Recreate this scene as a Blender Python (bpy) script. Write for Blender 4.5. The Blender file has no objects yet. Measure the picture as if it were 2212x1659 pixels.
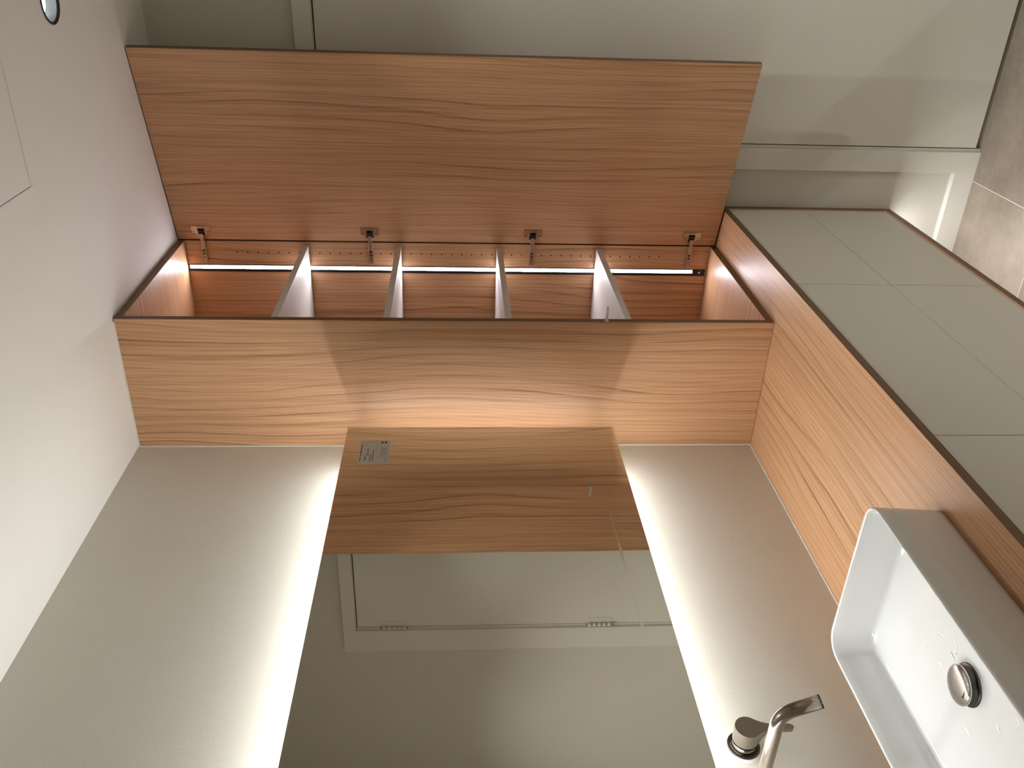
import bpy, bmesh, math, random
from mathutils import Matrix, Vector
random.seed(7)
S = bpy.context.scene
C = S.collection

# ------------------------------------------------------------------ camera
cam_data = bpy.data.cameras.new('camera')
cam_data.sensor_fit = 'HORIZONTAL'
cam_data.sensor_width = 36.0
cam_data.lens = 1859.56 / 2212.0 * 36.0
cam_data.clip_start = 0.02
cam = bpy.data.objects.new('camera', cam_data)
C.objects.link(cam)
R = Matrix(((0.0335155, 0.8752490, 0.4825101),
            (-0.0578241, 0.4836708, -0.8733378),
            (-0.9977640, 0.0013696, 0.0668210)))
cam.matrix_world = Matrix.Translation((1.317497, -2.028921, 1.646565)) @ R.to_4x4()
S.camera = cam

# ------------------------------------------------------------------ world, exposure
w = bpy.data.worlds.new('world'); S.world = w
w.use_nodes = True
w.node_tree.nodes['Background'].inputs[0].default_value = (0.02, 0.02, 0.02, 1)
w.node_tree.nodes['Background'].inputs[1].default_value = 0.0
S.view_settings.view_transform = 'Standard'
S.view_settings.look = 'None'
S.view_settings.gamma = 1.0
S.view_settings.use_curve_mapping = False
S.view_settings.exposure = 0.80
MIRROR_LED = 30.0        # radiance of the strips around the mirror
CABINET_LED = 50.0        # radiance of the strip in the tall cabinet
PLINTH_LED = 25.0         # radiance of the strip under the vanity
SPOT_WATT = 44.0          # the ceiling downlight

# ------------------------------------------------------------------ dimensions
ZC = 2.506               # ceiling
YW = 0.606               # far wall
XR, YB = 2.62, -2.75     # wall opposite the mirror, wall behind the camera
ZT = 0.8007              # worktop
DC = 0.5116              # worktop depth
D = 0.3826               # tall cabinet depth
ZV = 0.2437              # underside of the vanity
YV = -1.396              # near end of the vanity
MX = 0.12                # mirror face

# ------------------------------------------------------------------ node helpers
def newmat(name):
    m = bpy.data.materials.new(name); m.use_nodes = True
    return m, m.node_tree, m.node_tree.nodes['Principled BSDF']

def nd(nt, typ, **kw):
    n = nt.nodes.new(typ)
    for k, v in kw.items(): setattr(n, k, v)
    return n

def mth(nt, op, a, b=None, clamp=False):
    n = nd(nt, 'ShaderNodeMath', operation=op, use_clamp=clamp)
    for i, v in enumerate((a, b)):
        if v is None: continue
        if isinstance(v, (int, float)): n.inputs[i].default_value = v
        else: nt.links.new(v, n.inputs[i])
    return n.outputs[0]

def simple(name, col, rough=0.5, metal=0.0, spec=0.5, coat=0.0):
    m, nt, b = newmat(name)
    b.inputs['Base Color'].default_value = (*col, 1)
    b.inputs['Roughness'].default_value = rough
    b.inputs['Metallic'].default_value = metal
    b.inputs['Specular IOR Level'].default_value = spec
    b.inputs['Coat Weight'].default_value = coat
    # faint unevenness so that no surface is perfectly flat in tone
    t = nd(nt, 'ShaderNodeTexCoord'); n = nd(nt, 'ShaderNodeTexNoise')
    n.inputs['Scale'].default_value = 30; n.inputs['Detail'].default_value = 3
    nt.links.new(t.outputs['Object'], n.inputs['Vector'])
    r = nd(nt, 'ShaderNodeMapRange')
    r.inputs['To Min'].default_value = max(0.0, rough - 0.04); r.inputs['To Max'].default_value = min(1.0, rough + 0.04)
    nt.links.new(n.outputs['Fac'], r.inputs['Value']); nt.links.new(r.outputs[0], b.inputs['Roughness'])
    return m

def emitter(name, col, strength):
    m = bpy.data.materials.new(name); m.use_nodes = True
    nt = m.node_tree; nt.nodes.clear()
    e = nd(nt, 'ShaderNodeEmission'); o = nd(nt, 'ShaderNodeOutputMaterial')
    e.inputs[0].default_value = (*col, 1); e.inputs[1].default_value = strength
    nt.links.new(e.outputs[0], o.inputs[0])
    return m

def paint(name, col, bump=0.15, rough=0.6, scale=260):
    m, nt, b = newmat(name)
    t = nd(nt, 'ShaderNodeTexCoord')
    big = nd(nt, 'ShaderNodeTexNoise'); big.inputs['Scale'].default_value = 2.2; big.inputs['Detail'].default_value = 2
    nt.links.new(t.outputs['Object'], big.inputs['Vector'])
    mix = nd(nt, 'ShaderNodeMix', data_type='RGBA')
    mix.inputs[6].default_value = (*[c * 0.97 for c in col], 1); mix.inputs[7].default_value = (*[min(1, c * 1.03) for c in col], 1)
    nt.links.new(big.outputs['Fac'], mix.inputs[0]); nt.links.new(mix.outputs[2], b.inputs['Base Color'])
    f = nd(nt, 'ShaderNodeTexNoise'); f.inputs['Scale'].default_value = scale; f.inputs['Detail'].default_value = 3
    nt.links.new(t.outputs['Object'], f.inputs['Vector'])
    bp = nd(nt, 'ShaderNodeBump'); bp.inputs['Strength'].default_value = bump; bp.inputs['Distance'].default_value = 0.001
    nt.links.new(f.outputs['Fac'], bp.inputs['Height']); nt.links.new(bp.outputs[0], b.inputs['Normal'])
    b.inputs['Roughness'].default_value = rough; b.inputs['Specular IOR Level'].default_value = 0.3
    return m

def wood(name, grain, across, seed, dark=1.0):
    """Oak-look laminate: grain / across are the object axes that run along and across the grain."""
    m, nt, b = newmat(name)
    L = nt.links
    t = nd(nt, 'ShaderNodeTexCoord'); sp = nd(nt, 'ShaderNodeSeparateXYZ'); L.new(t.outputs['Object'], sp.inputs[0])
    A = sp.outputs['XYZ'.index(grain)]
    other = [i for i in range(3) if 'XYZ'[i] != grain]
    if across in 'XYZ': Bc = sp.outputs['XYZ'.index(across)]
    else: Bc = mth(nt, 'ADD', sp.outputs[other[0]], sp.outputs[other[1]])
    def noise(ka, kb, detail, rough=0.5, off=0.0, dist=0.0):
        c = nd(nt, 'ShaderNodeCombineXYZ')
        L.new(mth(nt, 'MULTIPLY', A, ka), c.inputs[0]); L.new(mth(nt, 'MULTIPLY', Bc, kb), c.inputs[1]); c.inputs[2].default_value = seed + off
        n = nd(nt, 'ShaderNodeTexNoise'); n.inputs['Scale'].default_value = 1.0
        n.inputs['Detail'].default_value = detail; n.inputs['Roughness'].default_value = rough; n.inputs['Distortion'].default_value = dist
        L.new(c.outputs[0], n.inputs['Vector'])
        return n.outputs['Fac']
    # the height field whose contour lines are the year rings: a ramp across the board, bent by broad noise
    bend = noise(0.85, 3.8, 1.5, 0.45, 1.3)
    ripple = noise(5.0, 16.0, 1.0, 0.4, 7.7)
    h = mth(nt, 'ADD', mth(nt, 'MULTIPLY', Bc, 30.0), mth(nt, 'MULTIPLY', bend, 6.2))
    h = mth(nt, 'ADD', h, mth(nt, 'MULTIPLY', ripple, 0.3))
    fr = mth(nt, 'FRACT', h)
    ring = mth(nt, 'POWER', fr, 7.0)                       # dark late wood with a hard edge
    soft = mth(nt, 'SMOOTH_MIN', ring, 0.9)
    gate = nd(nt, 'ShaderNodeMapRange'); L.new(noise(0.9, 9.0, 1.0, 0.5, 21.0), gate.inputs['Value'])
    gate.inputs['From Min'].default_value = 0.36; gate.inputs['From Max'].default_value = 0.62
    ringv = mth(nt, 'MULTIPLY', soft, gate.outputs[0])
    h2 = mth(nt, 'FRACT', mth(nt, 'ADD', mth(nt, 'MULTIPLY', Bc, 104.0), mth(nt, 'MULTIPLY', bend, 18.0)))
    ring2 = mth(nt, 'MULTIPLY', mth(nt, 'POWER', h2, 5.0), 0.55)
    streak = noise(2.0, 150.0, 3.0, 0.6, 33.0)             # pores
    fine = noise(9.0, 520.0, 2.0, 0.6, 51.0)
    tone = noise(0.5, 7.0, 2.0, 0.5, 64.0)                 # broad bands of tone
    v = mth(nt, 'ADD', mth(nt, 'MULTIPLY', ringv, 0.72), mth(nt, 'MULTIPLY', ring2, 0.6))
    v = mth(nt, 'ADD', v, mth(nt, 'MULTIPLY', mth(nt, 'SUBTRACT', streak, 0.5), 1.25))
    v = mth(nt, 'ADD', v, mth(nt, 'MULTIPLY', mth(nt, 'SUBTRACT', fine, 0.5), 0.45))
    v = mth(nt, 'ADD', v, mth(nt, 'MULTIPLY', mth(nt, 'SUBTRACT', tone, 0.5), 0.4))
    v = mth(nt, 'ADD', v, 0.18, clamp=True)
    cr = nd(nt, 'ShaderNodeValToRGB')
    e = cr.color_ramp.elements
    e[0].position = 0.0; e[0].color = (0.660 * dark, 0.392 * dark, 0.224 * dark, 1)
    e[1].position = 1.0; e[1].color = (0.255 * dark, 0.124 * dark, 0.058 * dark, 1)
    mid = cr.color_ramp.elements.new(0.4); mid.color = (0.535 * dark, 0.298 * dark, 0.158 * dark, 1)
    L.new(v, cr.inputs[0]); L.new(cr.outputs[0], b.inputs['Base Color'])
    bp = nd(nt, 'ShaderNodeBump'); bp.inputs['Strength'].default_value = 0.12; bp.inputs['Distance'].default_value = 0.0006
    L.new(mth(nt, 'SUBTRACT', 1.0, v), bp.inputs['Height']); L.new(bp.outputs[0], b.inputs['Normal'])
    b.inputs['Roughness'].default_value = 0.42; b.inputs['Specular IOR Level'].default_value = 0.35
    return m

def tile_material():
    m, nt, b = newmat('floor_tile'); L = nt.links
    t = nd(nt, 'ShaderNodeTexCoord'); oi = nd(nt, 'ShaderNodeObjectInfo')
    ad = nd(nt, 'ShaderNodeVectorMath', operation='ADD'); L.new(t.outputs['Object'], ad.inputs[0])
    sc = nd(nt, 'ShaderNodeVectorMath', operation='SCALE'); L.new(oi.outputs['Location'], sc.inputs[0]); sc.inputs['Scale'].default_value = 3.7
    L.new(sc.outputs[0], ad.inputs[1])
    n1 = nd(nt, 'ShaderNodeTexNoise'); n1.inputs['Scale'].default_value = 5.5; n1.inputs['Detail'].default_value = 6; n1.inputs['Roughness'].default_value = 0.62
    n2 = nd(nt, 'ShaderNodeTexNoise'); n2.inputs['Scale'].default_value = 60; n2.inputs['Detail'].default_value = 4
    L.new(ad.outputs[0], n1.inputs['Vector']); L.new(ad.outputs[0], n2.inputs['Vector'])
    v = mth(nt, 'ADD', mth(nt, 'MULTIPLY', n1.outputs['Fac'], 0.8), mth(nt, 'MULTIPLY', n2.outputs['Fac'], 0.2))
    cr = nd(nt, 'ShaderNodeValToRGB'); e = cr.color_ramp.elements
    e[0].position = 0.32; e[0].color = (0.25, 0.205, 0.165, 1); e[1].position = 0.68; e[1].color = (0.40, 0.345, 0.285, 1)
    L.new(v, cr.inputs[0]); L.new(cr.outputs[0], b.inputs['Base Color'])
    b.inputs['Roughness'].default_value = 0.55; b.inputs['Specular IOR Level'].default_value = 0.35
    return m

def mirror_material():
    m, nt, b = newmat('mirror_silver'); L = nt.links
    b.inputs['Base Color'].default_value = (0.90, 0.89, 0.83, 1); b.inputs['Metallic'].default_value = 1.0
    t = nd(nt, 'ShaderNodeTexCoord'); sp = nd(nt, 'ShaderNodeSeparateXYZ'); L.new(t.outputs['Object'], sp.inputs[0])
    # one long wiping streak that runs down the glass at a slant
    line = mth(nt, 'ABSOLUTE', mth(nt, 'SUBTRACT', sp.outputs[2], mth(nt, 'ADD', mth(nt, 'MULTIPLY', sp.outputs[1], SMEAR[0]), SMEAR[1])))
    n = nd(nt, 'ShaderNodeTexNoise'); n.inputs['Scale'].default_value = 25; L.new(t.outputs['Object'], n.inputs['Vector'])
    ln = nd(nt, 'ShaderNodeMapRange'); L.new(line, ln.inputs['Value'])
    ln.inputs['From Min'].default_value = 0.0; ln.inputs['From Max'].default_value = 0.0045; ln.inputs['To Min'].default_value = 1.0; ln.inputs['To Max'].default_value = 0.0
    g1 = nd(nt, 'ShaderNodeMapRange'); L.new(sp.outputs[1], g1.inputs['Value'])
    g1.inputs['From Min'].default_value = SMEAR[2]; g1.inputs['From Max'].default_value = SMEAR[2] + 0.12
    g2 = nd(nt, 'ShaderNodeMapRange'); L.new(sp.outputs[1], g2.inputs['Value'])
    g2.inputs['From Min'].default_value = SMEAR[3]; g2.inputs['From Max'].default_value = SMEAR[3] - 0.12
    f = mth(nt, 'MULTIPLY', mth(nt, 'MULTIPLY', ln.outputs[0], n.outputs['Fac']), mth(nt, 'MULTIPLY', g1.outputs[0], g2.outputs[0]))
    L.new(mth(nt, 'MULTIPLY', f, 0.38), b.inputs['Roughness'])
    return m

# ------------------------------------------------------------------ mesh helpers
def link(o, parent=None):
    C.objects.link(o)
    if parent: o.parent = parent
    return o

def meshobj(name, bm, mat, parent=None, loc=(0, 0, 0), smooth=False):
    me = bpy.data.meshes.new(name); bmesh.ops.recalc_face_normals(bm, faces=bm.faces[:])
    bm.to_mesh(me); bm.free()
    if smooth:
        for p in me.polygons: p.use_smooth = True
    for mm in (mat if isinstance(mat, (list, tuple)) else [mat]): me.materials.append(mm)
    o = bpy.data.objects.new(name, me); o.location = loc
    return link(o, parent)

def addbox(bm, lo, hi, bevel=0.0, mi=0, seg=2):
    v = [bm.verts.new((lo[0] if not i & 1 else hi[0], lo[1] if not i & 2 else hi[1], lo[2] if not i & 4 else hi[2])) for i in range(8)]
    fs = [bm.faces.new([v[i] for i in q]) for q in ((0, 1, 3, 2), (4, 6, 7, 5), (0, 4, 5, 1), (2, 3, 7, 6), (0, 2, 6, 4), (1, 5, 7, 3))]
    for f in fs: f.material_index = mi
    if bevel:
        es = list({e for f in fs for e in f.edges})
        r = bmesh.ops.bevel(bm, geom=es, offset=bevel, segments=seg, affect='EDGES', profile=0.5)
        for f in r['faces']: f.material_index = mi
    return fs

def box(name, lo, hi, mat, parent=None, bevel=0.0, org=(0, 0, 0), loc=(0, 0, 0)):
    bm = bmesh.new()
    addbox(bm, [lo[i] - org[i] for i in range(3)], [hi[i] - org[i] for i in range(3)], bevel)
    return meshobj(name, bm, mat, parent, loc)

def panel(name, lo, hi, mats, edge_axes, parent=None, bevel=0.0008, org=(0, 0, 0)):
    """A board: faces whose normal is along one of edge_axes take the edge band (mats[1])."""
    bm = bmesh.new()
    addbox(bm, [lo[i] - org[i] for i in range(3)], [hi[i] - org[i] for i in range(3)], bevel, seg=1)
    bm.normal_update()
    for f in bm.faces:
        ax = max(range(3), key=lambda i: abs(f.normal[i]))
        f.material_index = 1 if 'XYZ'[ax] in edge_axes else 0
    return meshobj(name, bm, list(mats), parent)

def addcyl(bm, p0, p1, r0, r1=None, n=32, cap0=True, cap1=True, mi=0):
    r1 = r0 if r1 is None else r1
    p0, p1 = Vector(p0), Vector(p1); d = (p1 - p0).normalized()
    a = d.orthogonal().normalized(); bb = d.cross(a)
    A = [bm.verts.new(p0 + r0 * (math.cos(2 * math.pi * i / n) * a + math.sin(2 * math.pi * i / n) * bb)) for i in range(n)]
    B = [bm.verts.new(p1 + r1 * (math.cos(2 * math.pi * i / n) * a + math.sin(2 * math.pi * i / n) * bb)) for i in range(n)]
    fs = [bm.faces.new((A[i], A[(i + 1) % n], B[(i + 1) % n], B[i])) for i in range(n)]
    for f in fs: f.smooth = True
    if cap0: fs.append(bm.faces.new(A[::-1]))
    if cap1: fs.append(bm.faces.new(B))
    for f in fs: f.material_index = mi
    return fs

def addlathe(bm, prof, axis, centre, n=48, mi=0, sharp=()):
    """prof: list of (radius, height along axis)."""
    ax = {'X': (Vector((1, 0, 0)), Vector((0, 1, 0)), Vector((0, 0, 1))), 'Z': (Vector((0, 0, 1)), Vector((1, 0, 0)), Vector((0, 1, 0)))}[axis]
    c = Vector(centre); rows = []
    for r, h in prof:
        if r < 1e-6: rows.append([bm.verts.new(c + ax[0] * h)]); continue
        rows.append([bm.verts.new(c + ax[0] * h + r * (math.cos(2 * math.pi * i / n) * ax[1] + math.sin(2 * math.pi * i / n) * ax[2])) for i in range(n)])
    for a, b2 in zip(rows, rows[1:]):
        for i in range(n):
            j = (i + 1) % n
            q = [a[i % len(a)], a[j % len(a)], b2[j % len(b2)], b2[i % len(b2)]]
            u = []
            for x in q:
                if x not in u: u.append(x)
            if len(u) >= 3:
                f = bm.faces.new(u); f.smooth = True; f.material_index = mi

def addtube(bm, pts, r, n=28, mi=0, cap=True):
    pts = [Vector(p) for p in pts]; rows = []
    up = Vector((0, 1, 0))
    for i, p in enumerate(pts):
        d = (pts[min(i + 1, len(pts) - 1)] - pts[max(i - 1, 0)]).normalized()
        a = up - up.dot(d) * d; a.normalize(); b2 = d.cross(a)
        rows.append([bm.verts.new(p + r * (math.cos(2 * math.pi * k / n) * a + math.sin(2 * math.pi * k / n) * b2)) for k in range(n)])
    for a, b2 in zip(rows, rows[1:]):
        for k in range(n):
            f = bm.faces.new((a[k], a[(k + 1) % n], b2[(k + 1) % n], b2[k])); f.smooth = True; f.material_index = mi
    if cap: bm.faces.new(rows[0][::-1]); bm.faces.new(rows[-1])

def rrect(x0, x1, y0, y1, r, z, n=8):
    out = []
    for cx, cy, a0 in ((x1 - r, y1 - r, 0), (x0 + r, y1 - r, 90), (x0 + r, y0 + r, 180), (x1 - r, y0 + r, 270)):
        for i in range(n + 1):
            a = math.radians(a0 + 90 * i / n)
            out.append((cx + r * math.cos(a), cy + r * math.sin(a), z))
    return out

def loft(bm, rings, mi=0, close_last=False, close_first=False):
    rows = [[bm.verts.new(p) for p in ring] for ring in rings]
    n = len(rows[0])
    for a, b2 in zip(rows, rows[1:]):
        for i in range(n):
            f = bm.faces.new((a[i], a[(i + 1) % n], b2[(i + 1) % n], b2[i])); f.smooth = True; f.material_index = mi
    if close_last: f = bm.faces.new(rows[-1]); f.smooth = True; f.material_index = mi
    if close_first: f = bm.faces.new(rows[0][::-1]); f.material_index = mi
    return rows

def thing(name, label, cat, loc=(0, 0, 0), group=None):
    o = bpy.data.objects.new(name, None); o.empty_display_size = 0.1; o.location = loc; link(o)
    o['label'] = label; o['category'] = cat
    if group: o['group'] = group
    return o

def tag(o, label, cat):
    o['label'] = label; o['category'] = cat; return o

def struct(o):
    o['kind'] = 'structure'; return o

def structroot(name, loc):
    o = bpy.data.objects.new(name, None); o.empty_display_size = 0.1; o.location = loc; link(o); o['kind'] = 'structure'
    return o

SMEAR = (0.02, 0.0605, -0.14, 0.42)      # slope, height, both ends of the streak on the glass

# ------------------------------------------------------------------ materials
M = {}
M['wall'] = paint('wall_paint', (0.68, 0.65, 0.58), 0.35, 0.55, 190)
M['ceil'] = paint('ceiling_paint', (0.86, 0.845, 0.81), 0.12, 0.7)
M['lacquer'] = paint('door_lacquer', (0.77, 0.745, 0.67), 0.04, 0.45, 400)
M['base'] = paint('skirting_lacquer', (0.80, 0.78, 0.72), 0.04, 0.45, 400)
M['wood_x'] = wood('oak_side', 'Z', 'X', 3.1)
M['wood_door'] = wood('oak_door', 'Z', 'X', 9.4)
M['wood_in'] = wood('oak_inside', 'Z', 'X', 15.2)
M['wood_y'] = wood('oak_back', 'Z', 'Y', 18.2)
M['wood_h'] = wood('oak_horizontal', 'X', 'Y', 27.6)
M['wood_top'] = wood('oak_worktop', 'Y', 'X', 41.9)
M['edge'] = wood('oak_edge_band', 'Z', 'sum', 5.5, 0.34)
M['edge_h'] = wood('oak_edge_band_long', 'Y', 'sum', 6.5, 0.34)
M['front'] = paint('drawer_laminate', (0.73, 0.70, 0.615), 0.03, 0.5, 500)
M['shelf'] = paint('shelf_laminate', (0.72, 0.70, 0.66), 0.02, 0.45, 500)
M['tile'] = tile_material()
M['grout'] = paint('pale_grout', (0.66, 0.60, 0.52), 0.4, 0.9, 300)
M['ceramic'] = simple('glazed_ceramic', (0.82, 0.83, 0.82), 0.06, 0, 0.6, 0.5)
M['steel'] = simple('brushed_steel', (0.33, 0.29, 0.25), 0.20, 1.0)
M['steel_dark'] = simple('shadow_gap_steel', (0.10, 0.09, 0.08), 0.35, 1.0)
M['chrome'] = simple('polished_chrome', (0.62, 0.60, 0.58), 0.08, 1.0)
M['nickel'] = simple('nickel_plate', (0.50, 0.45, 0.40), 0.25, 1.0)
M['black'] = simple('black_plastic', (0.008, 0.008, 0.010), 0.35)
M['dark'] = simple('gap_shade', (0.006, 0.005, 0.004), 0.9)  # near-black in place of shade inside gaps and holes
M['alu'] = simple('anodised_aluminium', (0.72, 0.72, 0.72), 0.4, 0.9)
M['mirror'] = mirror_material()
M['water'] = simple('water_bead', (0.82, 0.83, 0.82), 0.03, 0, 0.6, 0.5)
M['seal'] = simple('white_sealant', (0.78, 0.75, 0.69), 0.4)
M['paper'] = simple('label_paper', (0.62, 0.60, 0.55), 0.6)
M['ink'] = simple('label_ink', (0.02, 0.015, 0.012), 0.6)
M['greyink'] = simple('label_grey_ink', (0.22, 0.20, 0.17), 0.6)
M['rod'] = simple('pale_plastic', (0.62, 0.60, 0.55), 0.4)
M['cup'] = simple('grey_reflector', (0.16, 0.16, 0.165), 0.35, 0.6)
M['led_warm'] = emitter('mirror_led_glow', (1.0, 1.01, 0.995), MIRROR_LED)
M['led_cool'] = emitter('cabinet_led_glow', (0.96, 0.91, 1.0), CABINET_LED)
M['led_floor'] = emitter('vanity_led_glow', (1.0, 1.01, 0.995), PLINTH_LED)
M['lens'] = emitter('downlight_glow', (0.92, 1.0, 0.97), 5.0)

# ================================================================== the room
T = 0.10
struct(box('wall_left', (-T, YB - T, 0), (0, YW + T, ZC), M['wall']))
struct(box('wall_right', (XR, YB - T, 0), (XR + T, YW + T, ZC), M['wall']))
struct(box('wall_back', (0, YB - T, 0), (XR, YB, ZC), M['wall']))
ceiling = struct(box('ceiling', (-T, YB - T, ZC), (XR + T, YW + T, ZC + T), M['ceil']))
# far wall with the door opening cut out
DX0, DX1, DZ = 0.690, 1.536, 2.062
bm = bmesh.new()
addbox(bm, (0, YW, 0), (DX0, YW + T, ZC)); addbox(bm, (DX1, YW, 0), (XR, YW + T, ZC)); addbox(bm, (DX0, YW, DZ), (DX1, YW + T, ZC))
struct(meshobj('wall_far', bm, M['wall']))

# floor: a grout bed with 600 mm tiles laid on it
fl = struct(box('floor', (-T, YB - T, -0.06), (XR + T, YW + T, -0.0012), M['grout']))
cache = {}
def tile(x0, x1, y0, y1):
    k = (round(x1 - x0, 4), round(y1 - y0, 4))
    if k not in cache:
        b2 = bmesh.new(); addbox(b2, (0, 0, -0.009), (k[0], k[1], 0.0), 0.0012, seg=1)
        me = bpy.data.meshes.new('tile'); bmesh.ops.recalc_face_normals(b2, faces=b2.faces[:]); b2.to_mesh(me); b2.free(); me.materials.append(M['tile']); cache[k] = me
    o = bpy.data.objects.new('tile', cache[k]); o.location = (x0, y0, 0); link(o, fl)
G = 0.0017
xs = [0.0, 0.608, 1.208, 1.808, 2.408, XR]
ys = [YW, 0.216, -0.384, -0.984, -1.584, -2.184, YB]
for xa, xb in zip(xs, xs[1:]):
    for ya, yb in zip(ys, ys[1:]):
        tile(xa + G, xb - G, yb + G, ya - G)

# skirting on the far wall, between the mirror wall and the door casing
bm = bmesh.new()
prof = [(0, 0), (-0.013, 0), (-0.013, 0.066), (-0.008, 0.072), (0, 0.072)]
a = [bm.verts.new((0.0, YW + y, z)) for y, z in prof]; b_ = [bm.verts.new((0.634, YW + y, z)) for y, z in prof]
for i in range(len(prof)):
    j = (i + 1) % len(prof); bm.faces.new((a[i], a[j], b_[j], b_[i]))
bm.faces.new(a[::-1]); bm.faces.new(b_)
struct(meshobj('baseboard_far', bm, M['base']))
struct(box('baseboard_right', (XR - 0.013, YB, 0), (XR, YW, 0.072), M['base'], bevel=0.003))
struct(box('baseboard_far_right', (1.645, YW - 0.013, 0), (XR - 0.013, YW, 0.072), M['base'], bevel=0.003))

# sealant beads
bm = bmesh.new()
addbox(bm, (0.0, -0.0025, ZT), (0.0022, 0.0005, ZC)); addbox(bm, (0, YV, ZT), (0.0028, 0, ZT + 0.0028))
addbox(bm, (0.0, -0.0022, ZC - 0.004), (D * 0.98, 0.0, ZC))
struct(meshobj('trim_1', bm, M['seal']))

# the room door in the far wall
dr = structroot('door_1', (1.11, YW, 0))
o = (1.11, YW, 0)
bm = bmesh.new()
for lo, hi in (((0.634, YW - 0.016, 0), (0.700, YW, 2.098)), ((1.526, YW - 0.016, 0), (1.640, YW, 2.098)), ((0.700, YW - 0.016, 2.047), (1.526, YW, 2.098))):
    addbox(bm, [lo[i] - o[i] for i in range(3)], [hi[i] - o[i] for i in range(3)], 0.0015, seg=1)
meshobj('casing', bm, M['lacquer'], dr)
bm = bmesh.new()                                                  # rebate seen as a narrow band beside the leaf
for lo, hi in (((DX0, YW - 0.006, 0), (0.7085, YW + T, 2.05)), ((1.5145, YW - 0.006, 0), (DX1, YW + T, 2.05)), ((DX0, YW - 0.006, 2.0445), (DX1, YW + T, DZ))):
    addbox(bm, [lo[i] - o[i] for i in range(3)], [hi[i] - o[i] for i in range(3)])
meshobj('jamb', bm, M['lacquer'], dr)
box('leaf', (0.7115, YW - 0.006, 0.017), (1.5115, YW + 0.034, 2.0405), M['lacquer'], dr, 0.001, o)
box('leaf_gap_shade', (0.7086, YW + 0.0345, 0.0), (1.5144, YW + 0.046, 2.0444), M['dark'], dr, 0, o)  # black sheet behind the leaf, paints the shade in the gaps around it
for z in (0.19, 1.042, 1.89):
    bm = bmesh.new()
    for k in range(5):
        addcyl(bm, (1.5125 - o[0], -0.014, z - 0.05 + k * 0.0205), (1.5125 - o[0], -0.014, z - 0.05 + k * 0.0205 + 0.0185), 0.0065, n=12)
    addcyl(bm, (1.5125 - o[0], -0.014, z - 0.054), (1.5125 - o[0], -0.014, z + 0.056), 0.0035, n=10, mi=1)
    addbox(bm, (1.480 - o[0], -0.0075, z - 0.05), (1.5115 - o[0], -0.0058, z + 0.05))
    meshobj('hinge', bm, [M['lacquer'], M['steel_dark']], dr)

# ================================================================== vanity
va = thing('vanity_cabinet', 'wall-hung vanity with greige drawer fronts framed in brown wood', 'vanity', (0.25, -0.4, ZV))
o = (0.25, -0.4, ZV)
TH = 0.0195
zt0 = ZT - TH
panel('end_panel', (0.004, YW - 0.021, ZV + 0.0226), (DC, YW - 0.002, zt0 - 0.0004), (M['wood_h'], M['edge']), 'X', va, org=o)
panel('end_panel', (0.004, YV, ZV + 0.0226), (DC, YV + 0.019, zt0 - 0.0004), (M['wood_h'], M['edge']), 'X', va, org=o)
panel('bottom_panel', (0.004, YV, ZV), (DC, YW - 0.002, ZV + 0.0222), (M['wood_top'], M['edge_h']), 'X', va, org=o)
box('back_panel', (0.002, YV, ZV + 0.0226), (0.0038, YW - 0.002, zt0 - 0.0004), M['front'], va, 0, o)
for yd in (-0.036, -0.754):
    box('divider', (0.006, yd - 0.009, ZV + 0.023), (DC - 0.03, yd + 0.009, zt0 - 0.0006), M['front'], va, 0, o)
ycol = [YW - 0.0215, -0.0355, -0.754, YV + 0.0195]
box('drawer_gap_shade', (DC - 0.0245, YV + 0.0195, ZV + 0.0228), (DC - 0.0230, YW - 0.0215, zt0 - 0.0006), M['dark'], va, 0, o)  # black sheet that paints the shade between the drawer fronts
for ya, yb in zip(ycol, ycol[1:]):
    for z0, z1 in ((ZV + 0.0232, 0.5284), (0.5312, zt0 - 0.0012)):
        g = 0.0011
        box('drawer_front', (DC - 0.022, yb + g, z0), (DC - 0.0035, ya - g, z1), M['front'], va, 0.0003, o)
bm = bmesh.new(); addbox(bm, (0.440 - o[0], YV + 0.1 - o[1], -0.0012), (0.455 - o[0], YW - 0.03 - o[1], 0.0))
led = meshobj('led_strip', bm, M['led_floor'], va)
led['label'] = 'lit strip under the vanity'

# worktop
bm = bmesh.new()
addbox(bm, (0.0, YV - 0.002, -TH), (DC, YW - 0.001, 0.0), 0.0008, seg=1); bm.normal_update()
for f in bm.faces:
    f.material_index = 1 if abs(f.normal[0]) > 0.7 or abs(f.normal[1]) > 0.7 else 0
wt = meshobj('worktop', bm, [M['wood_top'], M['edge_h']], None, (0, 0, ZT))
tag(wt, 'long oak-look worktop that carries the white basin and the tall cabinet', 'worktop')

# ================================================================== tall cabinet
ca = thing('tall_cabinet', 'tall oak-look cabinet with its door open and lit shelves inside', 'cabinet', (0.19, 0.30, ZT))
o = (0.19, 0.30, ZT)
ZB, ZE = ZT + 0.0004, ZC - 0.0025
panel('side_panel', (0.0008, 0.0, ZB), (D, 0.0185, ZE), (M['wood_x'], M['edge']), 'X', ca, org=o)
panel('side_panel', (0.0008, 0.5853, ZB), (D, 0.6035, ZE), (M['wood_in'], M['edge']), 'X', ca, org=o)
panel('top_panel', (0.0008, 0.019, ZC - 0.021), (D, 0.585, ZE), (M['wood_h'], M['edge_h']), 'X', ca, org=o)
panel('bottom_panel', (0.0008, 0.019, ZB), (D, 0.585, ZT + 0.019), (M['wood_h'], M['edge_h']), 'X', ca, org=o)
box('back_panel', (0.0008, 0.019, ZT + 0.0195), (0.009, 0.585, ZC - 0.0215), M['wood_y'], ca, 0, o)
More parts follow.
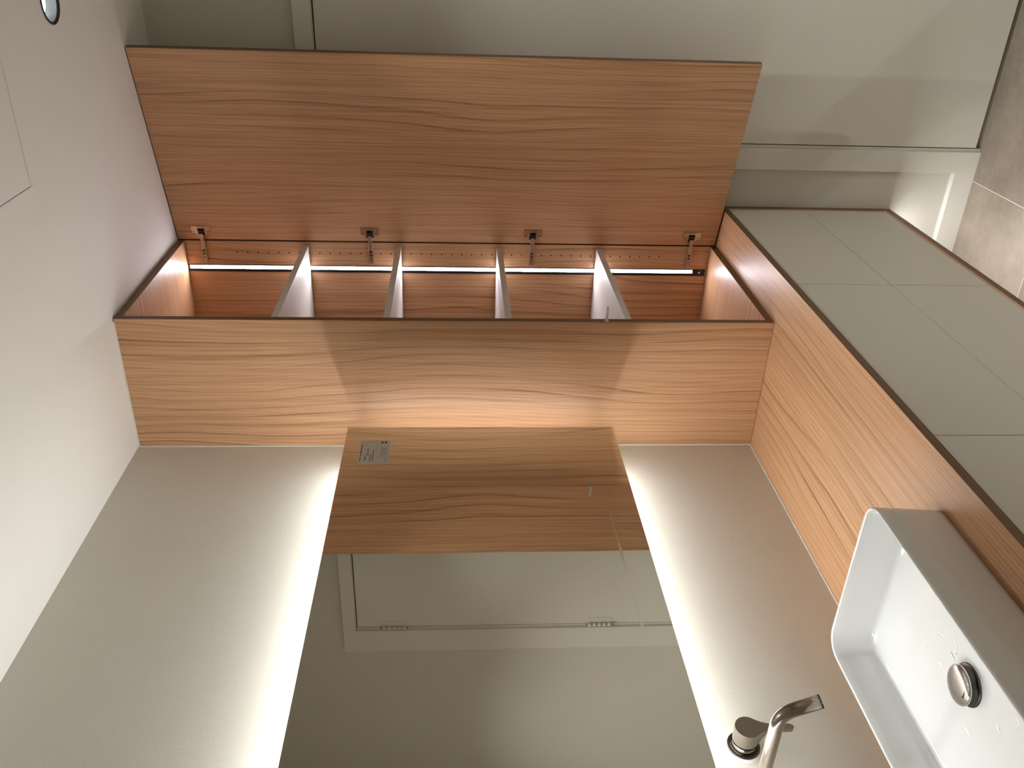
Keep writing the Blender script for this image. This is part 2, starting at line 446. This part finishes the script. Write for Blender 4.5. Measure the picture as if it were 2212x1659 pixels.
for z in (2.104, 1.8145, 1.4950, 1.1748):
    box('shelf', (0.0095, 0.0190, z), (0.3715, 0.5815, z + 0.0180), M['shelf'], ca, 0.0006, o)
# row of shelf pin holes, 32 mm apart, bored in both sides
bm = bmesh.new()
for k in range(43):
    z = 2.3275 - 0.032 * k
    if any(abs(z - s - 0.009) < 0.0095 for s in (2.104, 1.8145, 1.4950, 1.1748)): continue
    addcyl(bm, (0.3456 - o[0], 0.5850 - o[1], z - o[2]), (0.3456 - o[0], 0.5860 - o[1], z - o[2]), 0.0023, n=8)
ph = meshobj('shelf_pin_holes', bm, M['dark'], ca); ph['kind'] = 'stuff'
bm = bmesh.new()                                                   # the push latch that sticks out of the near side
addcyl(bm, (D - o[0], 0.0060 - o[1], 1.2485 - o[2]), (D + 0.0015 - o[0], 0.0060 - o[1], 1.2485 - o[2]), 0.0058, n=20)
addcyl(bm, (D - o[0], 0.0060 - o[1], 1.2485 - o[2]), (D + 0.0385 - o[0], 0.0060 - o[1], 1.2485 - o[2]), 0.0034, n=16)
addcyl(bm, (D + 0.0385 - o[0], 0.0060 - o[1], 1.2485 - o[2]), (D + 0.0387 - o[0], 0.0060 - o[1], 1.2485 - o[2]), 0.0018, n=12, mi=1)
pl = meshobj('push_latch', bm, [M['rod'], M['dark']], ca); pl['label'] = 'pale push-latch rod'
bm = bmesh.new()
addlathe(bm, [(0.0, 0.0026), (0.004, 0.0024), (0.006, 0.001), (0.0065, 0.0)], 'X', (D - o[0], 0.572 - o[1], ZT + 0.0095 - o[2]), 20)
meshobj('bumper', bm, M['black'], ca)
# LED profile let into the far side
bm = bmesh.new()
addbox(bm, (0.2815 - o[0], 0.5836 - o[1], 0.8262 - o[2]), (0.3048 - o[0], 0.5851 - o[1], 2.4848 - o[2]))
lp = meshobj('led_profile', bm, M['black'], ca)
bm = bmesh.new()
x0, x1, y0, y1, z0, z1 = 0.2890, 0.3040, 0.5808, 0.5835, 0.8690, 2.4780
pr = [(x0, y1), (x0 + 0.003, y0), (x1 - 0.002, y0), (x1, y1)]
A_ = [bm.verts.new((x - o[0], y - o[1], z0 - o[2])) for x, y in pr]; B_ = [bm.verts.new((x - o[0], y - o[1], z1 - o[2])) for x, y in pr]
for i in range(len(pr)): bm.faces.new((A_[i], A_[(i + 1) % len(pr)], B_[(i + 1) % len(pr)], B_[i]))
bm.faces.new(A_[::-1]); bm.faces.new(B_)
bm.normal_update()
for f in bm.faces: f.material_index = 0 if abs(f.normal.y) > 0.9 and f.calc_center_median().y < 0.5825 - o[1] else 1
d_ = meshobj('led_diffuser', bm, [M['led_cool'], M['alu']], lp); d_['label'] = 'glowing white LED strip'
bm = bmesh.new(); addcyl(bm, (0.2935 - o[0], 0.5838 - o[1], 0.8455 - o[2]), (0.2935 - o[0], 0.5822 - o[1], 0.8455 - o[2]), 0.0032, n=16)
meshobj('touch_switch', bm, M['chrome'], lp)

# door, swung open about 73 degrees
hx, hy = 0.3855, 0.5865
fx, fy = 0.9690, 0.4100
dw = math.hypot(fx - hx, fy - hy); ang = math.atan2(fy - hy, fx - hx)
bm = bmesh.new(); addbox(bm, (0, 0, -0.8485), (dw, 0.0185, 0.8485), 0.0012, seg=1); bm.normal_update()
for f in bm.faces: f.material_index = 1 if abs(f.normal[1]) < 0.7 else 0
door = meshobj('door', bm, [M['wood_door'], M['edge']], ca, (hx - o[0], hy - o[1], (0.8065 + 2.5030) / 2 - o[2]))
door.rotation_euler = (0, 0, ang)
ux, uy = math.cos(ang), math.sin(ang)          # along the door
nx, ny = uy, -ux                               # off its inner face, towards the cabinet

def hinge_meshes():
    """Hinge at z=0: an arm on the far side panel, a winged cup on the door."""
    out = []
    bm = bmesh.new()                                              # arm, folded steel channel
    ya = 0.5853
    addbox(bm, (0.3150 - o[0], ya - 0.0085 - o[1], -0.0066), (0.3860 - o[0], ya - 0.0005 - o[1], 0.0066), 0.0012)
    addbox(bm, (0.3150 - o[0], ya - 0.0100 - o[1], -0.0072), (0.3560 - o[0], ya - 0.0085 - o[1], -0.0056))
    addbox(bm, (0.3150 - o[0], ya - 0.0100 - o[1], 0.0056), (0.3560 - o[0], ya - 0.0085 - o[1], 0.0072))
    addbox(bm, (0.3870 - o[0], ya - 0.0145 - o[1], -0.0056), (0.4010 - o[0], ya - 0.0060 - o[1], 0.0056), 0.001)
    out.append(('hinge', bm, 'nickel'))
    bm = bmesh.new()                                              # screw, slot and stop of the arm
    addbox(bm, (0.3400 - o[0], ya - 0.0090 - o[1], -0.0030), (0.3460 - o[0], ya - 0.0084 - o[1], 0.0030))
    addcyl(bm, (0.3535 - o[0], ya - 0.0084 - o[1], 0), (0.3535 - o[0], ya - 0.0092 - o[1], 0), 0.0036, n=16)
    addcyl(bm, (0.3310 - o[0], ya - 0.0084 - o[1], 0), (0.3310 - o[0], ya - 0.0089 - o[1], 0), 0.0020, n=12)
    addbox(bm, (0.3860 - o[0], ya - 0.0120 - o[1], -0.0060), (0.3872 - o[0], ya - 0.0020 - o[1], 0.0060))
    out.append(('arm_screws', bm, 'black'))
    def dp(s, n_, z): return (hx + ux * s + nx * n_ - o[0], hy + uy * s + ny * n_ - o[1], z)
    def dbox(bm, s0, s1, n0, n1, z0, z1):
        v = [bm.verts.new(dp(s0 if not i & 1 else s1, n0 if not i & 2 else n1, z0 if not i & 4 else z1)) for i in range(8)]
        for q in ((0, 1, 3, 2), (4, 6, 7, 5), (0, 4, 5, 1), (2, 3, 7, 6), (0, 2, 6, 4), (1, 5, 7, 3)): bm.faces.new([v[i] for i in q])
    bm = bmesh.new()
    dbox(bm, 0.0330, 0.0520, 0.0, 0.0026, -0.0285, 0.0285)        # wing plate
    dbox(bm, 0.0310, 0.0335, 0.0, 0.0014, -0.0285, 0.0285)
    for z0, z1 in ((-0.0275, -0.0150), (0.0150, 0.0275)):
        dbox(bm, 0.0265, 0.0300, 0.0, 0.0022, z0, z1)             # clips
    dbox(bm, 0.0440, 0.0490, 0.0026, 0.0040, -0.0110, 0.0110)
    cz = 24; ctr = 0.0300; rr = 0.0178
    ro = [bm.verts.new(dp(ctr + rr * math.cos(t * 2 * math.pi / cz), 0.0030, rr * math.sin(t * 2 * math.pi / cz))) for t in range(cz)]
    rb = [bm.verts.new(dp(ctr + rr * math.cos(t * 2 * math.pi / cz), 0.0, rr * math.sin(t * 2 * math.pi / cz))) for t in range(cz)]
    for t in range(cz): bm.faces.new((rb[t], rb[(t + 1) % cz], ro[(t + 1) % cz], ro[t]))
    bm.faces.new(ro)
    out.append(('hinge_cup', bm, 'nickel'))
    bm = bmesh.new()
    dbox(bm, 0.0180, 0.0430, 0.0030, 0.0042, -0.0100, 0.0100)     # dark mouth of the cup
    dbox(bm, 0.0300, 0.0400, 0.0042, 0.0090, -0.0080, 0.0080)
    out.append(('cup_mouth', bm, 'black'))
    bm = bmesh.new()
    q0 = Vector(dp(0.0285, 0.0080, 0)); q1 = Vector((0.3990 - o[0], ya - 0.0105 - o[1], 0))
    for z0, z1 in ((-0.0058, 0.0058),):
        d2 = (q1 - q0).normalized(); nn = Vector((-d2.y, d2.x, 0)) * 0.0028
        vs = []
        for p in (q0, q1):
            for s in (-1, 1):
                for z in (z0, z1): vs.append(bm.verts.new(p + nn * s + Vector((0, 0, z))))
        for q in ((0, 1, 3, 2), (4, 6, 7, 5), (0, 4, 5, 1), (2, 3, 7, 6), (0, 2, 6, 4), (1, 5, 7, 3)): bm.faces.new([vs[i] for i in q])
    out.append(('hinge_link', bm, 'nickel'))
    return out
hm = []
for nm, bmx, mk in hinge_meshes():
    me = bpy.data.meshes.new(nm); bmesh.ops.recalc_face_normals(bmx, faces=bmx.faces[:]); bmx.to_mesh(me); bmx.free(); me.materials.append(M[mk]); hm.append((nm, me))
for z in (2.4270, 1.9110, 1.3995, 0.8880):
    root = None
    for nm, me in hm:
        ob = bpy.data.objects.new(nm, me)
        if root is None:
            ob.location = (0, 0, z - o[2]); link(ob, ca); root = ob
        else: link(ob, root)
        if nm == 'arm_screws': ob['kind'] = 'stuff'

# ================================================================== mirror
my0, my1, mz0, mz1 = -1.4465, -0.0965, 1.2255, 1.9235
mi = thing('backlit_mirror', 'large frameless backlit mirror on the wall above the basin', 'mirror', (0.0, (my0 + my1) / 2, mz0))
o = (0.0, (my0 + my1) / 2, mz0)
g_ = box('glass', (MX - 0.006, my0, mz0), (MX, my1, mz1), M['mirror'], mi, 0.0006, o)
IN, INF = 0.020, 0.022                 # how far the light box stands back from the edge of the glass
box('light_box', (0.0, my0 + IN, mz0 + IN), (MX - 0.0062, my1 - INF, mz1 - IN), M['alu'], mi, 0, o)
def led_rail(p, q, out, la, lb, tilt=13):
    """Aluminium wedge along p-q whose slanted face, turned out and a little into the room, glows."""
    bm = bmesh.new(); h = (lb - la) * math.tan(math.radians(tilt)); out = Vector(out)
    ends = []
    for e in (p, q):
        e = Vector(e) - Vector(o)
        ends.append([bm.verts.new(e + Vector((la, 0, 0))), bm.verts.new(e + Vector((lb, 0, 0))), bm.verts.new(e + Vector((la, 0, 0)) + out * h)])
    A, B = ends
    f = bm.faces.new((A[1], A[2], B[2], B[1])); f.material_index = 1
    bm.faces.new((A[0], A[1], B[1], B[0])); bm.faces.new((A[2], A[0], B[0], B[2])); bm.faces.new(A); bm.faces.new(B[::-1])
    meshobj('led_strip', bm, [M['alu'], M['led_warm']], mi)
led_rail((0, my0 + IN + 0.01, mz1 - IN), (0, my1 - INF - 0.01, mz1 - IN), (0, 0, 1), 0.034, 0.050)
led_rail((0, my0 + IN + 0.01, mz0 + IN), (0, my1 - INF - 0.01, mz0 + IN), (0, 0, -1), 0.034, 0.050)
led_rail((0, my1 - INF, mz0 + IN + 0.01), (0, my1 - INF, mz1 - IN - 0.01), (0, 1, 0), 0.067, 0.0715, 24)
led_rail((0, my0 + IN, mz0 + IN + 0.01), (0, my0 + IN, mz1 - IN - 0.01), (0, -1, 0), 0.034, 0.050)

# sticker on the glass
LY0, LY1, LZ0, LZ1 = -0.2650, -0.1640, 1.8075, 1.8815
lb_ = thing('product_label', 'small pale paper label stuck in the upper corner of the mirror', 'label', (MX, LY0, LZ0))
bm = bmesh.new()
ring0 = [(0.0, p[0], p[1]) for p in rrect(0, LY1 - LY0, 0, LZ1 - LZ0, 0.005, 0, 4)]
ring1 = [(0.0018, p[1], p[2]) for p in ring0]
loft(bm, [ring0, ring1], close_last=True, close_first=True)
for f in bm.faces: f.smooth = False
meshobj('paper', bm, M['paper'], lb_)
LW, LH = LY1 - LY0, LZ1 - LZ0
def lbar(bm, u0, u1, v, h):     # u from the left, v from the top, h height, all as fractions
    addbox(bm, (0.0018, u0 * LW, LH * (1 - v - h / 2)), (0.00195, u1 * LW, LH * (1 - v + h / 2)))
def words(bm, u0, u1, v, h, n):
    rnd = random.Random(int(v * 1000)); cuts = sorted(rnd.uniform(u0, u1) for _ in range(n - 1)); cuts = [u0] + cuts + [u1]
    for a2, b2 in zip(cuts, cuts[1:]):
        if b2 - a2 > 0.02: lbar(bm, a2, b2 - 0.012, v, h)
bm = bmesh.new()
words(bm, 0.04, 0.84, 0.045, 0.026, 11); words(bm, 0.05, 0.38, 0.375, 0.022, 4); words(bm, 0.09, 0.58, 0.455, 0.022, 5)
meshobj('print', bm, M['ink'], lb_)['kind'] = 'stuff'
bm = bmesh.new()
words(bm, 0.22, 0.74, 0.715, 0.018, 7); words(bm, 0.24, 0.70, 0.775, 0.018, 5); words(bm, 0.36, 0.70, 0.835, 0.018, 4)
lbar(bm, 0.03, 0.98, 0.895, 0.010); words(bm, 0.55, 0.86, 0.56, 0.010, 2)
meshobj('small_print', bm, M['greyink'], lb_)['kind'] = 'stuff'
bm = bmesh.new()                 # the round black mark at the lower right
for s in (-1, 1):
    pts = []
    for i in range(13):
        t = math.radians(-70 + 140 * i / 12)
        pts.append((0.060 * s * math.sin(t) * 1.0, 0.085 * math.cos(t)))
    cy_, cz_ = 0.915 * LW, LH * (1 - 0.775)
    vo = [bm.verts.new((0.00195, cy_ + p[0] * LW, cz_ + s * (0.012 + p[1]) * LH)) for p in pts]
    vi = [bm.verts.new((0.00195, cy_ + p[0] * LW * 0.45, cz_ + s * (0.012 + p[1] * 0.30) * LH)) for p in pts]
    for i in range(12): bm.faces.new((vo[i], vo[i + 1], vi[i + 1], vi[i]))
meshobj('round_mark', bm, M['ink'], lb_)
def ltext(txt, u, v, size):
    cu = bpy.data.curves.new('lettering', 'FONT'); cu.body = txt; cu.size = size; cu.resolution_u = 2; cu.offset = 0.00012
    to = bpy.data.objects.new('lettering', cu); C.objects.link(to)
    dg = bpy.context.evaluated_depsgraph_get(); me = bpy.data.meshes.new_from_object(to.evaluated_get(dg))
    bpy.data.objects.remove(to); me.materials.append(M['ink'])
    for vv in me.vertices: x, y, z = vv.co; vv.co = (0.00200, x, y)
    ob = bpy.data.objects.new('lettering', me); ob.location = (0, u * LW, LH * (1 - v)); link(ob, lb_)
ltext('Legend', 0.10, 0.225, 0.0072)
ltext('1350 x 700', 0.30, 0.305, 0.0072)

# ================================================================== basin
bx0, bx1, by0, by1 = 0.0860, 0.4360, -1.395, -0.8420
bcx, bcy = (bx0 + bx1) / 2, (by0 + by1) / 2
ba = thing('wash_basin', 'white rectangular ceramic vessel basin standing on the oak-look worktop', 'basin', (bcx, bcy, ZT))
o = (bcx, bcy, ZT)
HB = 0.1200
def br(ins, z, r): return [(p[0] - o[0], p[1] - o[1], z) for p in rrect(bx0 + ins, bx1 - ins, by0 + ins, by1 - ins, r, 0, 8)]
rings = [br(0.010, 0.0, 0.036), br(0.006, 0.003, 0.040), br(0.0045, 0.012, 0.042), br(0.0015, 0.075, 0.043), br(0.0, HB - 0.005, 0.044), br(0.0006, HB - 0.0018, 0.0435), br(0.0025, HB, 0.0415),
         br(0.0045, HB - 0.0004, 0.0395), br(0.0060, HB - 0.003, 0.038), br(0.0075, HB - 0.020, 0.037), br(0.0120, 0.062, 0.036), br(0.0150, 0.053, 0.036)]
for k in range(1, 7):
    t = k / 6 * math.pi / 2
    rings.append(br(0.0150 + 0.012 * (1 - math.cos(t)), 0.053 - 0.0125 * math.sin(t), 0.035))
rings.append(br(0.050, 0.0385, 0.034)); rings.append(br(0.090, 0.0368, 0.033)); rings.append(br(0.125, 0.0355, 0.033))
bm = bmesh.new()
rows = loft(bm, rings, close_first=True)
dcx, dcy, n = 0.2700 - o[0], -1.1130 - o[1], len(rows[-1])
hole = []
for v in rows[-1]:
    a_ = math.atan2(v.co.y - dcy, v.co.x - dcx); hole.append(bm.verts.new((dcx + 0.033 * math.cos(a_), dcy + 0.033 * math.sin(a_), 0.0345)))
for i in range(n):
    f = bm.faces.new((rows[-1][i], rows[-1][(i + 1) % n], hole[(i + 1) % n], hole[i])); f.smooth = True
f = bm.faces.new(hole); f.smooth = True
meshobj('bowl', bm, M['ceramic'], ba)
bm = bmesh.new()
addlathe(bm, [(0.0345, 0.0), (0.0345, 0.002), (0.0325, 0.0032), (0.024, 0.0022), (0.022, 0.001), (0.0, 0.001)], 'Z', (dcx, dcy, 0.0343), 40)
dn = meshobj('drain_ring', bm, M['steel_dark'], ba); dn['label'] = 'metal drain ring with its dark reflection put into the colour'  # dark colour stands for the dark reflection below the plug
bm = bmesh.new()
addlathe(bm, [(0.0, 0.0215), (0.018, 0.0211), (0.028, 0.0195), (0.0315, 0.0175), (0.0325, 0.0155), (0.0315, 0.0138), (0.026, 0.0128), (0.008, 0.0122), (0.008, 0.002)], 'Z', (dcx, dcy, 0.0343), 40)
dp_ = meshobj('drain_plug', bm, M['chrome'], ba); dp_['label'] = 'polished round drain plug, raised'

# beads and trickles of water left on the bottom of the bowl
bm = bmesh.new(); rw = random.Random(11)
def bead(x, y, rx, ry, a, h):
    n = 14; dd_ = min(0.175 - abs(x), 0.2765 - abs(y))
    tab = [(0.027, 0.0405), (0.050, 0.0385), (0.090, 0.0368), (0.125, 0.0355), (0.30, 0.0352)]
    z0 = next(za + (zb - za) * (dd_ - da) / (db - da) for (da, za), (db, zb) in zip(tab, tab[1:]) if dd_ <= db) - 0.0001
    rows_ = []
    for rr_, hh in ((1.0, 0.0), (0.8, 0.3), (0.5, 0.7)):
        rows_.append([bm.verts.new((x + rr_ * (rx * math.cos(2 * math.pi * k / n) * math.cos(a) - ry * math.sin(2 * math.pi * k / n) * math.sin(a)),
                                    y + rr_ * (rx * math.cos(2 * math.pi * k / n) * math.sin(a) + ry * math.sin(2 * math.pi * k / n) * math.cos(a)), z0 + hh * h)) for k in range(n)])
    top = bm.verts.new((x, y, z0 + h))
    for A2, B2 in zip(rows_, rows_[1:]):
        for k in range(n): bm.faces.new((A2[k], A2[(k + 1) % n], B2[(k + 1) % n], B2[k])).smooth = True
    for k in range(n): bm.faces.new((rows_[-1][k], rows_[-1][(k + 1) % n], top)).smooth = True
for k in range(52):
    x = rw.uniform(-0.105, 0.125); y = rw.uniform(-0.215, 0.215)
    if math.hypot(x - dcx, y - dcy) < 0.05: continue
    e_ = rw.random()
    bead(x, y, rw.uniform(0.0016, 0.0036), rw.uniform(0.003, 0.016) if e_ > 0.45 else rw.uniform(0.0016, 0.003), rw.uniform(-0.7, 0.7), rw.uniform(0.0006, 0.0009))
wd = meshobj('water_drops', bm, M['water'], ba); wd['kind'] = 'stuff'

# ================================================================== wall tap
ta = thing('wall_tap', 'brushed steel two-hole wall tap with bent spout below the mirror', 'tap', (0.0, -1.055, 1.12))
o = (0.0, -1.055, 1.12)
hy_, hz_ = -1.0045, 1.1215
sy_, sz_ = -1.1120, 1.1300
def L3(x, y, z): return (x - o[0], y - o[1], z - o[2])
for yy, zz in ((hy_, hz_), (sy_, sz_)):
    bm = bmesh.new(); addlathe(bm, [(0.0, 0.0012), (0.0345, 0.0012), (0.0355, 0.0006), (0.0357, 0.0)], 'X', L3(0, yy, zz), 48)
    s_ = meshobj('wall_seal', bm, M['seal'], ta); s_['label'] = 'white filler ring'
    bm = bmesh.new(); addlathe(bm, [(0.0300, 0.0004), (0.0300, 0.0030), (0.0290, 0.0040), (0.0225, 0.0042), (0.0225, 0.0008)], 'X', L3(0, yy, zz), 48)
    meshobj('cover_plate', bm, M['steel_dark'], ta)
# handle: collar, drum and a lever of one piece with a flat face that narrows like a spoon
bm = bmesh.new()
addlathe(bm, [(0.0215, 0.003), (0.0215, 0.0125), (0.0205, 0.0130), (0.0205, 0.0145), (0.0225, 0.0150), (0.0228, 0.020)], 'X', L3(0, hy_, hz_), 48)
hd = meshobj('handle', bm, M['steel'], ta)
bm = bmesh.new()
outl = []
rk = 0.0228
for i in range(33):                                   # drum outline, open towards the lever (down)
    t = math.radians(-50 + 280 * i / 32); outl.append((rk * math.cos(t), rk * math.sin(t)))
lever = [(-0.0105, -0.0270), (-0.0075, -0.0340), (-0.0060, -0.0420), (-0.0056, -0.0550), (-0.0056, -0.0780)]
left = [(-a, b) for a, b in lever][::-1]
tipc = [(-0.0056 * math.cos(math.radians(t)), -0.0780 - 0.0066 * math.sin(math.radians(t))) for t in range(15, 180, 15)]
outl = outl + lever + tipc + left
fr_, bk_ = [], []
for y, z in outl:
    xb = 0.0200 if z > -0.026 else 0.0420              # the lever is a thin blade, the drum is deep
    fr_.append(bm.verts.new(L3(0.0505, hy_ + y, hz_ + z))); bk_.append(bm.verts.new(L3(xb, hy_ + y, hz_ + z)))
nn = len(outl)
for i in range(nn): bm.faces.new((bk_[i], bk_[(i + 1) % nn], fr_[(i + 1) % nn], fr_[i]))
ff = bm.faces.new(fr_); bm.faces.new(bk_[::-1])
bmesh.ops.bevel(bm, geom=[e for e in ff.edges], offset=0.0009, segments=2, affect='EDGES')
meshobj('lever', bm, M['steel'], hd)
# spout
bm = bmesh.new()
pts = [L3(0.002, sy_, sz_), L3(0.06, sy_, sz_), L3(0.12, sy_, sz_)]
bang, rb_ = math.radians(66), 0.036
xb0 = 0.1880
for i in range(13):
    t = bang * i / 12; pts.append(L3(xb0 + rb_ * math.sin(t), sy_, sz_ - rb_ * (1 - math.cos(t))))
ex, ez = xb0 + rb_ * math.sin(bang), sz_ - rb_ * (1 - math.cos(bang))
dx_, dz_ = math.cos(bang), -math.sin(bang)
pts.append(L3(ex + dx_ * 0.043, sy_, ez + dz_ * 0.043))
addtube(bm, pts, 0.0112)
sp_ = meshobj('spout', bm, M['steel'], ta)
bm = bmesh.new()
e0 = Vector(L3(ex + dx_ * 0.043, sy_, ez + dz_ * 0.043)); dd = Vector((dx_, 0, dz_))
addcyl(bm, e0, e0 + dd * 0.0012, 0.0098, n=24, cap0=False)
for k in range(16):
    t = 2 * math.pi * k / 16; aa = Vector((0, 1, 0)); b2 = dd.cross(aa); c_ = e0 + (math.cos(t) * aa + math.sin(t) * b2) * 0.0100
    addcyl(bm, c_, c_ + dd * 0.0022, 0.0014, n=6)
meshobj('aerator', bm, M['black'], sp_)

# ================================================================== ceiling fittings
ha = thing('ceiling_hatch', 'square white access hatch let into the ceiling', 'hatch', (0.985, -0.445, ZC))
o = (0.985, -0.445, ZC)
h0, h1, k0, k1 = 0.781, 1.189, -0.649, -0.241
bm = bmesh.new(); fw = 0.0115
for lo, hi in (((h0, k0), (h0 + fw, k1)), ((h1 - fw, k0), (h1, k1)), ((h0 + fw, k0), (h1 - fw, k0 + fw)), ((h0 + fw, k1 - fw), (h1 - fw, k1))):
    addbox(bm, (lo[0] - o[0], lo[1] - o[1], -0.0022), (hi[0] - o[0], hi[1] - o[1], 0.0), 0.0006, seg=1)
meshobj('hatch_frame', bm, M['ceil'], ha)
box('hatch_panel', (h0 + fw + 0.0012, k0 + fw + 0.0012, ZC - 0.0016), (h1 - fw - 0.0012, k1 - fw - 0.0012, ZC), M['ceil'], ha, 0.0004, o)
box('hatch_gap', (h0 + fw, k0 + fw, ZC - 0.0003), (h1 - fw, k1 - fw, ZC + 0.0), M['dark'], ha, 0, o)

def downlight(x, y, watt, beam, label):
    # bore the ceiling
    cb = bmesh.new(); addcyl(cb, (x, y, ZC - 0.02), (x, y, ZC + 0.060), 0.0425, n=48)
    cut = meshobj('bore', cb, M['ceil']); md = ceiling.modifiers.new('bore', 'BOOLEAN'); md.object = cut; md.operation = 'DIFFERENCE'
    dg = bpy.context.evaluated_depsgraph_get(); me = bpy.data.meshes.new_from_object(ceiling.evaluated_get(dg))
    ceiling.modifiers.clear(); ceiling.data = me; bpy.data.objects.remove(cut)
    dl = thing('ceiling_downlight', label, 'downlight', (x, y, ZC), 'downlights in the ceiling')
    bm = bmesh.new()
    addlathe(bm, [(0.0425, 0.004), (0.0455, -0.0002), (0.0460, -0.0012), (0.0440, -0.0024), (0.0405, -0.0016), (0.0400, 0.004)], 'Z', (0, 0, 0), 48)
    meshobj('trim_ring', bm, M['black'], dl)
    bm = bmesh.new()
    addlathe(bm, [(0.0400, 0.003), (0.0375, 0.020), (0.0310, 0.034), (0.0, 0.034)], 'Z', (0, 0, 0), 48)
    meshobj('reflector', bm, M['cup'], dl)
    bm = bmesh.new()
    addlathe(bm, [(0.0330, 0.0290), (0.0310, 0.0235), (0.0260, 0.0200), (0.0, 0.0185)], 'Z', (0, 0, 0), 32)
    meshobj('lens', bm, M['lens'], dl)
    sl = bpy.data.lights.new('downlight_lamp', 'SPOT'); sl.energy = watt; sl.color = (1.0, 1.0, 0.97)
    sl.spot_size = math.radians(beam); sl.spot_blend = 1.0; sl.shadow_soft_size = 0.015
    so = bpy.data.objects.new('downlight_lamp', sl); so.location = (0, 0, 0.008); link(so, dl)
downlight(1.113, 0.018, SPOT_WATT * 0.42, 75, 'round black-rimmed downlight in the ceiling by the open cabinet door')
downlight(2.05, -0.40, SPOT_WATT * 1.6, 96, 'unseen downlight added to brighten the room, by the wall opposite the mirror, near the door')  # out of view, added to brighten the far wall in the mirror
downlight(2.05, -1.85, SPOT_WATT * 0.75, 84, 'unseen downlight added to brighten the room, by the wall opposite the mirror, far from the door')  # out of view, added as fill for drawer fronts and walls
downlight(0.38, -1.15, SPOT_WATT * 0.14, 58, 'round black-rimmed downlight in the ceiling above the basin')
